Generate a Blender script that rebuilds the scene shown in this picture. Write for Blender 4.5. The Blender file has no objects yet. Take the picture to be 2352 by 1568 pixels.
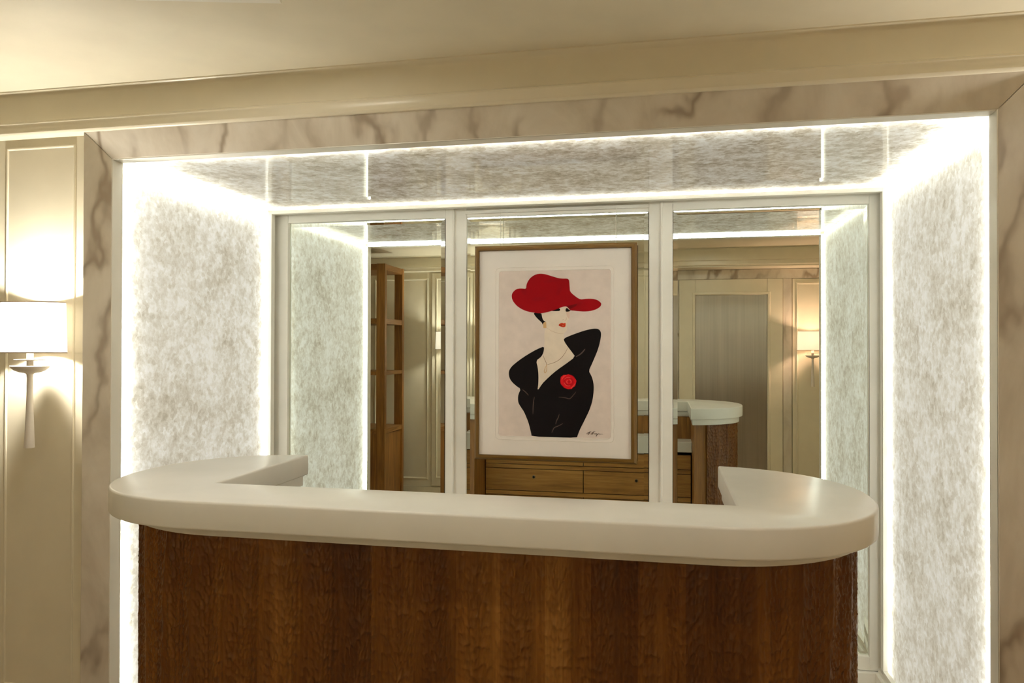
import bpy, bmesh, math, random
import numpy as np
from mathutils import Vector, Matrix

random.seed(7)
rng = np.random.default_rng(11)
SC = bpy.context.scene
COL = SC.collection

# ------------------------------------------------------------------ camera
CAM_H = 1.55
YAW, PITCH, ROLL = math.radians(11.5226), math.radians(0.4358), math.radians(0.1293)
cam_d = bpy.data.cameras.new('camera')
cam = bpy.data.objects.new('camera', cam_d)
COL.objects.link(cam)
cam_d.sensor_width = 36.0
cam_d.lens = 1690.15 / 2352 * 36.0
cam_d.clip_start = 0.02
F = Vector((-math.sin(YAW) * math.cos(PITCH), math.cos(YAW) * math.cos(PITCH), math.sin(PITCH)))
Rr = Vector((math.cos(YAW), math.sin(YAW), 0))
Uu = Rr.cross(F)
R2 = Rr * math.cos(ROLL) + Uu * math.sin(ROLL)
U2 = -Rr * math.sin(ROLL) + Uu * math.cos(ROLL)
cam.matrix_world = Matrix((
    (R2.x, U2.x, -F.x, 0), (R2.y, U2.y, -F.y, 0), (R2.z, U2.z, -F.z, CAM_H), (0, 0, 0, 1)))
SC.camera = cam

# ------------------------------------------------------------------ world, exposure, light levels
world = bpy.data.worlds.new('world')
SC.world = world
world.use_nodes = True
world.node_tree.nodes['Background'].inputs[0].default_value = (1.0, 0.86, 0.62, 1)
world.node_tree.nodes['Background'].inputs[1].default_value = 0.0
SC.view_settings.view_transform = 'Standard'
SC.view_settings.look = 'None'
SC.view_settings.gamma = 1.0
SC.view_settings.use_curve_mapping = False
SC.view_settings.exposure = 0.2
SC.cycles.max_bounces = 14
SC.cycles.glossy_bounces = 8
SC.cycles.diffuse_bounces = 6
SC.cycles.sample_clamp_indirect = 6.0
SC.cycles.use_denoising = True

LED = 150.0            # emission strength of the LED strips round the crystal panels
GLOW = 0.9           # emission strength of the flat light sheets behind the crystal
BULB = 950.0         # emission strength of each sconce bulb
LENS = 66.0           # emission strength of the recessed ceiling lamps
WARM = (1.0, 0.94, 0.82)
LEDC = (0.97, 1.0, 0.93)

# ------------------------------------------------------------------ materials
def newmat(name):
    m = bpy.data.materials.new(name)
    m.use_nodes = True
    nt = m.node_tree
    return m, nt, nt.nodes['Principled BSDF']

def N(nt, typ, **kw):
    n = nt.nodes.new(typ)
    for k, v in kw.items():
        if k.startswith('i_'):
            n.inputs[k[2:].replace('_', ' ')].default_value = v
        else:
            setattr(n, k, v)
    return n

def ramp(nt, fac, stops):
    r = nt.nodes.new('ShaderNodeValToRGB')
    e = r.color_ramp.elements
    while len(e) < len(stops):
        e.new(0.5)
    for el, (p, c) in zip(e, stops):
        el.position = p
        el.color = (c[0], c[1], c[2], 1)
    nt.links.new(fac, r.inputs[0])
    return r.outputs[0]

def coords(nt, scale=(1, 1, 1), kind='Object', rot=(0, 0, 0)):
    tc = nt.nodes.new('ShaderNodeTexCoord')
    mp = nt.nodes.new('ShaderNodeMapping')
    mp.inputs['Scale'].default_value = scale
    mp.inputs['Rotation'].default_value = rot
    nt.links.new(tc.outputs[kind], mp.inputs[0])
    return mp.outputs[0]

def noise(nt, vec, scale, detail=4, rough=0.55, dist=0.0):
    n = nt.nodes.new('ShaderNodeTexNoise')
    n.inputs['Scale'].default_value = scale
    n.inputs['Detail'].default_value = detail
    n.inputs['Roughness'].default_value = rough
    n.inputs['Distortion'].default_value = dist
    nt.links.new(vec, n.inputs['Vector'])
    return n.outputs[0]

def math_(nt, op, a, b=0.5, c=None):
    n = nt.nodes.new('ShaderNodeMath')
    n.operation = op
    for i, v in enumerate((a, b, c)):
        if v is None:
            continue
        if isinstance(v, (int, float)):
            n.inputs[i].default_value = v
        else:
            nt.links.new(v, n.inputs[i])
    return n.outputs[0]

def bump(nt, bsdf, h, strength=0.2, dist=0.01):
    b = nt.nodes.new('ShaderNodeBump')
    b.inputs['Strength'].default_value = strength
    b.inputs['Distance'].default_value = dist
    nt.links.new(h, b.inputs['Height'])
    nt.links.new(b.outputs[0], bsdf.inputs['Normal'])

def plain(name, col, rough=0.5, metal=0.0, spec=0.5, coat=0.0, wob=0.0):
    m, nt, b = newmat(name)
    b.inputs['Roughness'].default_value = rough
    b.inputs['Metallic'].default_value = metal
    b.inputs['Specular IOR Level'].default_value = spec
    b.inputs['Coat Weight'].default_value = coat
    n = noise(nt, coords(nt), 6, 3)
    c1 = tuple(x * (1 - 0.03) for x in col)
    c2 = tuple(min(1, x * 1.03) for x in col)
    nt.links.new(ramp(nt, n, [(0.3, c1), (0.7, c2)]), b.inputs['Base Color'])
    if wob:
        bump(nt, b, noise(nt, coords(nt), 60, 3), wob, 0.001)
    return m

def emit(name, col, strength):
    m, nt, b = newmat(name)
    nt.nodes.remove(b)
    e = N(nt, 'ShaderNodeEmission')
    e.inputs[0].default_value = (*col, 1)
    e.inputs[1].default_value = strength
    nt.links.new(e.outputs[0], nt.nodes['Material Output'].inputs[0])
    return m

def crystal(name, gloss):
    m, nt, b = newmat(name)
    v = coords(nt)
    n1 = noise(nt, v, 17, 8, 0.7, 0.0)
    n2 = noise(nt, v, 62, 5, 0.6, 0.0)
    n3 = noise(nt, v, 5, 3, 0.5)
    wv = nt.nodes.new('ShaderNodeVectorMath')
    wv.operation = 'MULTIPLY_ADD'
    nw = nt.nodes.new('ShaderNodeTexNoise')
    nw.inputs['Scale'].default_value = 40
    nt.links.new(v, nw.inputs['Vector'])
    nt.links.new(nw.outputs[1], wv.inputs[0])
    wv.inputs[1].default_value = (0.02, 0.02, 0.02)
    nt.links.new(v, wv.inputs[2])
    vo = nt.nodes.new('ShaderNodeTexVoronoi')
    vo.inputs['Scale'].default_value = 55
    nt.links.new(wv.outputs[0], vo.inputs['Vector'])
    sp = nt.nodes.new('ShaderNodeSeparateColor')
    nt.links.new(vo.outputs['Color'], sp.inputs[0])
    s = math_(nt, 'ADD', math_(nt, 'MULTIPLY', n1, 0.50), math_(nt, 'MULTIPLY', n2, 0.20))
    s = math_(nt, 'ADD', s, math_(nt, 'MULTIPLY', n3, 0.26))
    s = math_(nt, 'ADD', s, math_(nt, 'MULTIPLY', sp.outputs[0], 0.09))
    if gloss > 0.5:
        stops = [(0.38, (0.36, 0.30, 0.215)), (0.48, (0.60, 0.54, 0.44)), (0.56, (0.83, 0.80, 0.73)), (0.64, (0.98, 0.98, 0.95))]
    else:
        stops = [(0.37, (0.53, 0.485, 0.39)), (0.465, (0.72, 0.685, 0.60)), (0.54, (0.86, 0.845, 0.785)), (0.62, (0.99, 0.99, 0.97))]
    c = ramp(nt, s, stops)
    nt.links.new(c, b.inputs['Base Color'])
    b.inputs['Roughness'].default_value = 0.5
    b.inputs['Specular IOR Level'].default_value = 0.3
    b.inputs['Coat Weight'].default_value = gloss
    b.inputs['Coat Roughness'].default_value = 0.008 if gloss > 0.5 else 0.35
    b.inputs['Coat IOR'].default_value = 1.8 if gloss > 0.5 else 1.5
    bump(nt, b, s, 0.5, 0.008)
    t = N(nt, 'ShaderNodeBsdfTranslucent')
    nt.links.new(c, t.inputs[0])
    mx = N(nt, 'ShaderNodeMixShader')
    mx.inputs[0].default_value = 0.48 if gloss < 0.5 else 0.36
    nt.links.new(b.outputs[0], mx.inputs[1])
    nt.links.new(t.outputs[0], mx.inputs[2])
    nt.links.new(mx.outputs[0], nt.nodes['Material Output'].inputs[0])
    return m

def marble():
    m, nt, b = newmat('veined_marble')
    v = coords(nt, (1, 1, 0.5), rot=(0, math.radians(-24), 0))
    warp = nt.nodes.new('ShaderNodeTexNoise')
    warp.inputs['Scale'].default_value = 3.2
    warp.inputs['Detail'].default_value = 4
    nt.links.new(v, warp.inputs['Vector'])
    mx = nt.nodes.new('ShaderNodeVectorMath')
    mx.operation = 'MULTIPLY_ADD'
    nt.links.new(warp.outputs[1], mx.inputs[0])
    mx.inputs[1].default_value = (0.75, 0.55, 0.45)
    nt.links.new(v, mx.inputs[2])
    w = nt.nodes.new('ShaderNodeTexWave')
    w.bands_direction = 'X'
    w.wave_profile = 'SIN'
    w.inputs['Scale'].default_value = 1.7
    w.inputs['Distortion'].default_value = 4.0
    w.inputs['Detail'].default_value = 3
    w.inputs['Detail Scale'].default_value = 1.4
    nt.links.new(mx.outputs[0], w.inputs['Vector'])
    vein = ramp(nt, w.outputs[1], [(0.0, (1, 1, 1)), (0.05, (0.72, 0.72, 0.72)), (0.16, (0.30, 0.30, 0.30)), (0.30, (0.12, 0.12, 0.12)), (0.6, (0, 0, 0))])
    mask = noise(nt, v, 2.6, 2)
    mask = ramp(nt, mask, [(0.42, (0.10, 0.10, 0.10)), (0.56, (1, 1, 1))])
    cloud = noise(nt, v, 5.0, 5, 0.6, 0.8)
    base = ramp(nt, cloud, [(0.3, (0.57, 0.51, 0.42)), (0.55, (0.69, 0.635, 0.54)), (0.75, (0.77, 0.725, 0.64))])
    mixf = math_(nt, 'MULTIPLY', vein, mask)
    mixf = math_(nt, 'MULTIPLY', mixf, 0.72)
    mc = nt.nodes.new('ShaderNodeMix')
    mc.data_type = 'RGBA'
    nt.links.new(mixf, mc.inputs[0])
    nt.links.new(base, mc.inputs[6])
    mc.inputs[7].default_value = (0.22, 0.155, 0.095, 1)
    nt.links.new(mc.outputs[2], b.inputs['Base Color'])
    b.inputs['Roughness'].default_value = 0.28
    return m

def wood(name, dark, mid, light, axis='Z', rough=0.42, gscale=1.0):
    m, nt, b = newmat(name)
    s = [22 * gscale] * 3
    s['XYZ'.index(axis)] = 1.5 * gscale
    v = coords(nt, tuple(s))
    n1 = noise(nt, v, 1.0, 6, 0.6, 1.2)
    s2 = [150 * gscale] * 3
    s2['XYZ'.index(axis)] = 6 * gscale
    n2 = noise(nt, coords(nt, tuple(s2)), 1.0, 3, 0.6)
    s = math_(nt, 'ADD', math_(nt, 'MULTIPLY', n1, 0.7), math_(nt, 'MULTIPLY', n2, 0.3))
    nt.links.new(ramp(nt, s, [(0.33, dark), (0.5, mid), (0.68, light)]), b.inputs['Base Color'])
    b.inputs['Roughness'].default_value = rough
    bump(nt, b, n2, 0.12, 0.002)
    return m

U_SAP = 1.802
def carved_wood():
    m, nt, b = newmat('carved_oak')
    uv = coords(nt, (1, 1, 1), 'UV')
    sep = nt.nodes.new('ShaderNodeSeparateXYZ')
    nt.links.new(uv, sep.inputs[0])
    board = math_(nt, 'FLOOR', math_(nt, 'MULTIPLY', sep.outputs[0], 1 / 0.105), 0)
    wn = nt.nodes.new('ShaderNodeTexWhiteNoise')
    wn.noise_dimensions = '1D'
    nt.links.new(board, wn.inputs['W'])
    g1 = noise(nt, coords(nt, (26, 1.2, 1), 'UV'), 1.0, 5, 0.6, 0.7)
    g2 = noise(nt, coords(nt, (220, 7, 1), 'UV'), 1.0, 3, 0.6)
    g3 = noise(nt, coords(nt, (5, 0.25, 1), 'UV'), 1.0, 2)
    s = math_(nt, 'ADD', math_(nt, 'MULTIPLY', g1, 0.34), math_(nt, 'MULTIPLY', g2, 0.14))
    s = math_(nt, 'ADD', s, math_(nt, 'MULTIPLY', g3, 0.42))
    s = math_(nt, 'ADD', s, math_(nt, 'MULTIPLY', wn.outputs[0], 0.12))
    du = math_(nt, 'ABSOLUTE', math_(nt, 'SUBTRACT', math_(nt, 'ADD', sep.outputs[0], math_(nt, 'MULTIPLY', g3, 0.03)), U_SAP + 0.015))
    sap = math_(nt, 'MULTIPLY', ramp(nt, du, [(0.012, (1, 1, 1)), (0.045, (0, 0, 0))]), 0.17)
    s = math_(nt, 'ADD', s, sap)
    nt.links.new(ramp(nt, s, [(0.36, (0.062, 0.018, 0.0011)), (0.50, (0.110, 0.036, 0.0023)), (0.66, (0.215, 0.085, 0.012)), (0.80, (0.35, 0.17, 0.040))]),
                 b.inputs['Base Color'])
    b.inputs['Roughness'].default_value = 0.36
    b.inputs['Specular IOR Level'].default_value = 0.3
    bump(nt, b, g2, 0.15, 0.002)
    return m

def brushed():
    m, nt, b = newmat('brushed_steel')
    b.inputs['Metallic'].default_value = 1.0
    n = noise(nt, coords(nt, (150, 150, 0.9)), 1.0, 4, 0.7)
    w = noise(nt, coords(nt, (14, 14, 0.5)), 1.0, 2)
    s = math_(nt, 'ADD', math_(nt, 'MULTIPLY', n, 0.5), math_(nt, 'MULTIPLY', w, 0.5))
    nt.links.new(ramp(nt, s, [(0.3, (0.50, 0.46, 0.435)), (0.7, (0.70, 0.655, 0.62))]), b.inputs['Base Color'])
    b.inputs['Roughness'].default_value = 0.38
    b.inputs['Anisotropic'].default_value = 1.0
    cx = N(nt, 'ShaderNodeCombineXYZ')
    cx.inputs[0].default_value = 1.0
    nt.links.new(cx.outputs[0], b.inputs['Tangent'])
    return m

def shade_mat():
    m, nt, b = newmat('white_lamp_fabric')
    nt.nodes.remove(b)
    weave = noise(nt, coords(nt, (400, 400, 400)), 1.0, 2)
    col = ramp(nt, weave, [(0.3, (0.86, 0.84, 0.80)), (0.7, (0.92, 0.90, 0.86))])
    d = N(nt, 'ShaderNodeBsdfDiffuse')
    t = N(nt, 'ShaderNodeBsdfTranslucent')
    nt.links.new(col, d.inputs[0])
    nt.links.new(col, t.inputs[0])
    mx = N(nt, 'ShaderNodeMixShader')
    mx.inputs[0].default_value = 0.20
    nt.links.new(d.outputs[0], mx.inputs[1])
    nt.links.new(t.outputs[0], mx.inputs[2])
    nt.links.new(mx.outputs[0], nt.nodes['Material Output'].inputs[0])
    return m

def glazing_mat():
    m, nt, b = newmat('clear_glazing')
    nt.nodes.remove(b)
    tr = N(nt, 'ShaderNodeBsdfTransparent')
    gl = N(nt, 'ShaderNodeBsdfGlossy')
    gl.inputs['Roughness'].default_value = 0.02
    fr = N(nt, 'ShaderNodeFresnel')
    fr.inputs[0].default_value = 1.06
    mx = N(nt, 'ShaderNodeMixShader')
    nt.links.new(fr.outputs[0], mx.inputs[0])
    nt.links.new(tr.outputs[0], mx.inputs[1])
    nt.links.new(gl.outputs[0], mx.inputs[2])
    nt.links.new(mx.outputs[0], nt.nodes['Material Output'].inputs[0])
    return m

M = {}
M['paint'] = plain('cream_paint', (0.80, 0.745, 0.59), 0.28)
M['ceil'] = plain('cream_ceiling', (0.80, 0.745, 0.595), 0.45)
M['frame'] = plain('ivory_lacquer', (0.89, 0.87, 0.79), 0.32)
M['crystal'] = crystal('rock_crystal', 0.12)
M['crystal_gloss'] = crystal('polished_rock_crystal', 1.0)
M['marble'] = marble()
M['sheet'] = emit('light_sheet', (1.0, 0.975, 0.90), GLOW)
M['sheet_top'] = emit('ceiling_light_sheet', (1.0, 0.965, 0.88), GLOW * 0.6)
M['led_top'] = emit('ceiling_led_strip_light', LEDC, LED * 1.0)
M['led_front'] = emit('front_led_strip_light', LEDC, 32.0)
M['led_soft'] = emit('soft_led_strip_light', LEDC, LED * 0.7)
M['led'] = emit('led_strip_light', LEDC, LED)
M['solid'] = plain('white_solid_surface', (0.76, 0.755, 0.71), 0.25, wob=0.02)
M['carved'] = carved_wood()
M['oak_v'] = wood('oak_upright', (0.125, 0.047, 0.007), (0.23, 0.098, 0.017), (0.36, 0.172, 0.040), 'Z')
M['oak_x'] = wood('oak_lengthwise', (0.21, 0.088, 0.014), (0.35, 0.165, 0.034), (0.49, 0.26, 0.07), 'X')
M['oak_y'] = wood('oak_depthwise', (0.13, 0.052, 0.008), (0.23, 0.10, 0.019), (0.34, 0.17, 0.042), 'Y')
M['black'] = plain('dark_gap', (0.012, 0.009, 0.006), 0.8)
M['steel'] = brushed()
M['mirror'] = plain('mirror_silver', (0.80, 0.845, 0.775), 0.0, 1.0)
M['shade'] = shade_mat()
M['rim'] = plain('tan_edging', (0.42, 0.30, 0.18), 0.6)
M['plaster'] = plain('white_plaster', (0.80, 0.76, 0.70), 0.5)
M['gilt'] = plain('dull_gold_wood', (0.115, 0.058, 0.010), 0.42, 0.0, 0.2)
M['mat'] = plain('cream_mat_board', (0.90, 0.835, 0.76), 0.8)
M['glazing'] = glazing_mat()
M['wire'] = plain('white_cord', (0.8, 0.78, 0.7), 0.5)
M['chrome'] = plain('chrome', (0.75, 0.72, 0.66), 0.15, 1.0)
M['floor'] = plain('beige_carpet', (0.42, 0.34, 0.24), 0.9)
M['lampglass'] = emit('ceiling_lamp_glass', WARM, LENS)

# ------------------------------------------------------------------ mesh helpers
def obj(name, bm, mat, parent=None, smooth=False):
    me = bpy.data.meshes.new(name)
    bmesh.ops.recalc_face_normals(bm, faces=bm.faces[:])
    bm.to_mesh(me)
    bm.free()
    for mm in (mat if isinstance(mat, (list, tuple)) else [mat]):
        me.materials.append(mm)
    if smooth:
        me.shade_smooth()
        me.set_sharp_from_angle(angle=math.radians(35))
    o = bpy.data.objects.new(name, me)
    COL.objects.link(o)
    if parent is not None:
        o.parent = parent
        o.matrix_parent_inverse = Matrix.Translation(-Vector(parent.location))
    return o

def thing(name, label, cat, loc=(0, 0, 0), group=None, kind=None):
    o = bpy.data.objects.new(name, None)
    COL.objects.link(o)
    o.empty_display_size = 0.1
    o.location = loc
    return tag(o, label, cat, group, kind)

def tag(o, label, cat, group=None, kind=None):
    o['label'] = label
    o['category'] = cat
    if group:
        o['group'] = group
    if kind:
        o['kind'] = kind
    return o

def box(bm, x0, x1, y0, y1, z0, z1, bev=0.0, seg=2):
    t = bmesh.new()
    vs = [t.verts.new((x, y, z)) for z in (z0, z1) for y in (y0, y1) for x in (x0, x1)]
    for f in ((0, 1, 3, 2), (4, 5, 7, 6), (0, 1, 5, 4), (2, 3, 7, 6), (0, 2, 6, 4), (1, 3, 7, 5)):
        t.faces.new([vs[i] for i in f])
    if bev:
        bmesh.ops.bevel(t, geom=t.edges[:], offset=bev, segments=seg, profile=0.5, affect='EDGES')
    join(bm, t)
    return bm

def join(bm, t):
    mp = {}
    for v in t.verts:
        mp[v] = bm.verts.new(v.co)
    for f in t.faces:
        try:
            nf = bm.faces.new([mp[v] for v in f.verts])
            nf.smooth = f.smooth
            nf.material_index = f.material_index
        except ValueError:
            pass
    t.free()

def B(*a, **k):
    bm = bmesh.new()
    box(bm, *a, **k)
    return bm

def prism(bm, pts, axis, a0, a1, bev=0.0, seg=2):
    """extrude the polygon pts (pairs in the two other axes, in xyz order) along axis"""
    t = bmesh.new()
    def P(p, a):
        c = list(p)
        c.insert('xyz'.index(axis), a)
        return c
    lo = [t.verts.new(P(p, a0)) for p in pts]
    hi = [t.verts.new(P(p, a1)) for p in pts]
    n = len(pts)
    f0 = t.faces.new(lo)
    f1 = t.faces.new(hi)
    for i in range(n):
        t.faces.new((lo[i], lo[(i + 1) % n], hi[(i + 1) % n], hi[i]))
    if bev:
        ed = list(f0.edges) + list(f1.edges)
        bmesh.ops.recalc_face_normals(t, faces=t.faces[:])
        bmesh.ops.bevel(t, geom=ed, offset=bev, segments=seg, profile=0.5, affect='EDGES')
    join(bm, t)
    return bm

def lathe(bm, prof, cx, cy, n=40, sx=1.0, sy=1.0, close=True):
    rings = []
    for r, z in prof:
        rings.append([bm.verts.new((cx + r * sx * math.cos(2 * math.pi * i / n), cy + r * sy * math.sin(2 * math.pi * i / n), z))
                      for i in range(n)])
    for a, b in zip(rings, rings[1:]):
        for i in range(n):
            bm.faces.new((a[i], a[(i + 1) % n], b[(i + 1) % n], b[i]))
    if close:
        bm.faces.new(rings[0])
        bm.faces.new(rings[-1])
    return bm

def tube(bm, pts, r, n=8):
    pts = [Vector(p) for p in pts]
    rings = []
    for i, p in enumerate(pts):
        d = (pts[min(i + 1, len(pts) - 1)] - pts[max(i - 1, 0)]).normalized()
        a = d.orthogonal().normalized()
        if rings:
            a = (pa - d * pa.dot(d)).normalized()
        pa = a
        b = d.cross(a)
        rings.append([bm.verts.new(p + (a * math.cos(2 * math.pi * k / n) + b * math.sin(2 * math.pi * k / n)) * r) for k in range(n)])
    for a, b in zip(rings, rings[1:]):
        for k in range(n):
            bm.faces.new((a[k], a[(k + 1) % n], b[(k + 1) % n], b[k]))
    bm.faces.new(rings[0])
    bm.faces.new(rings[-1])
    return bm

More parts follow.
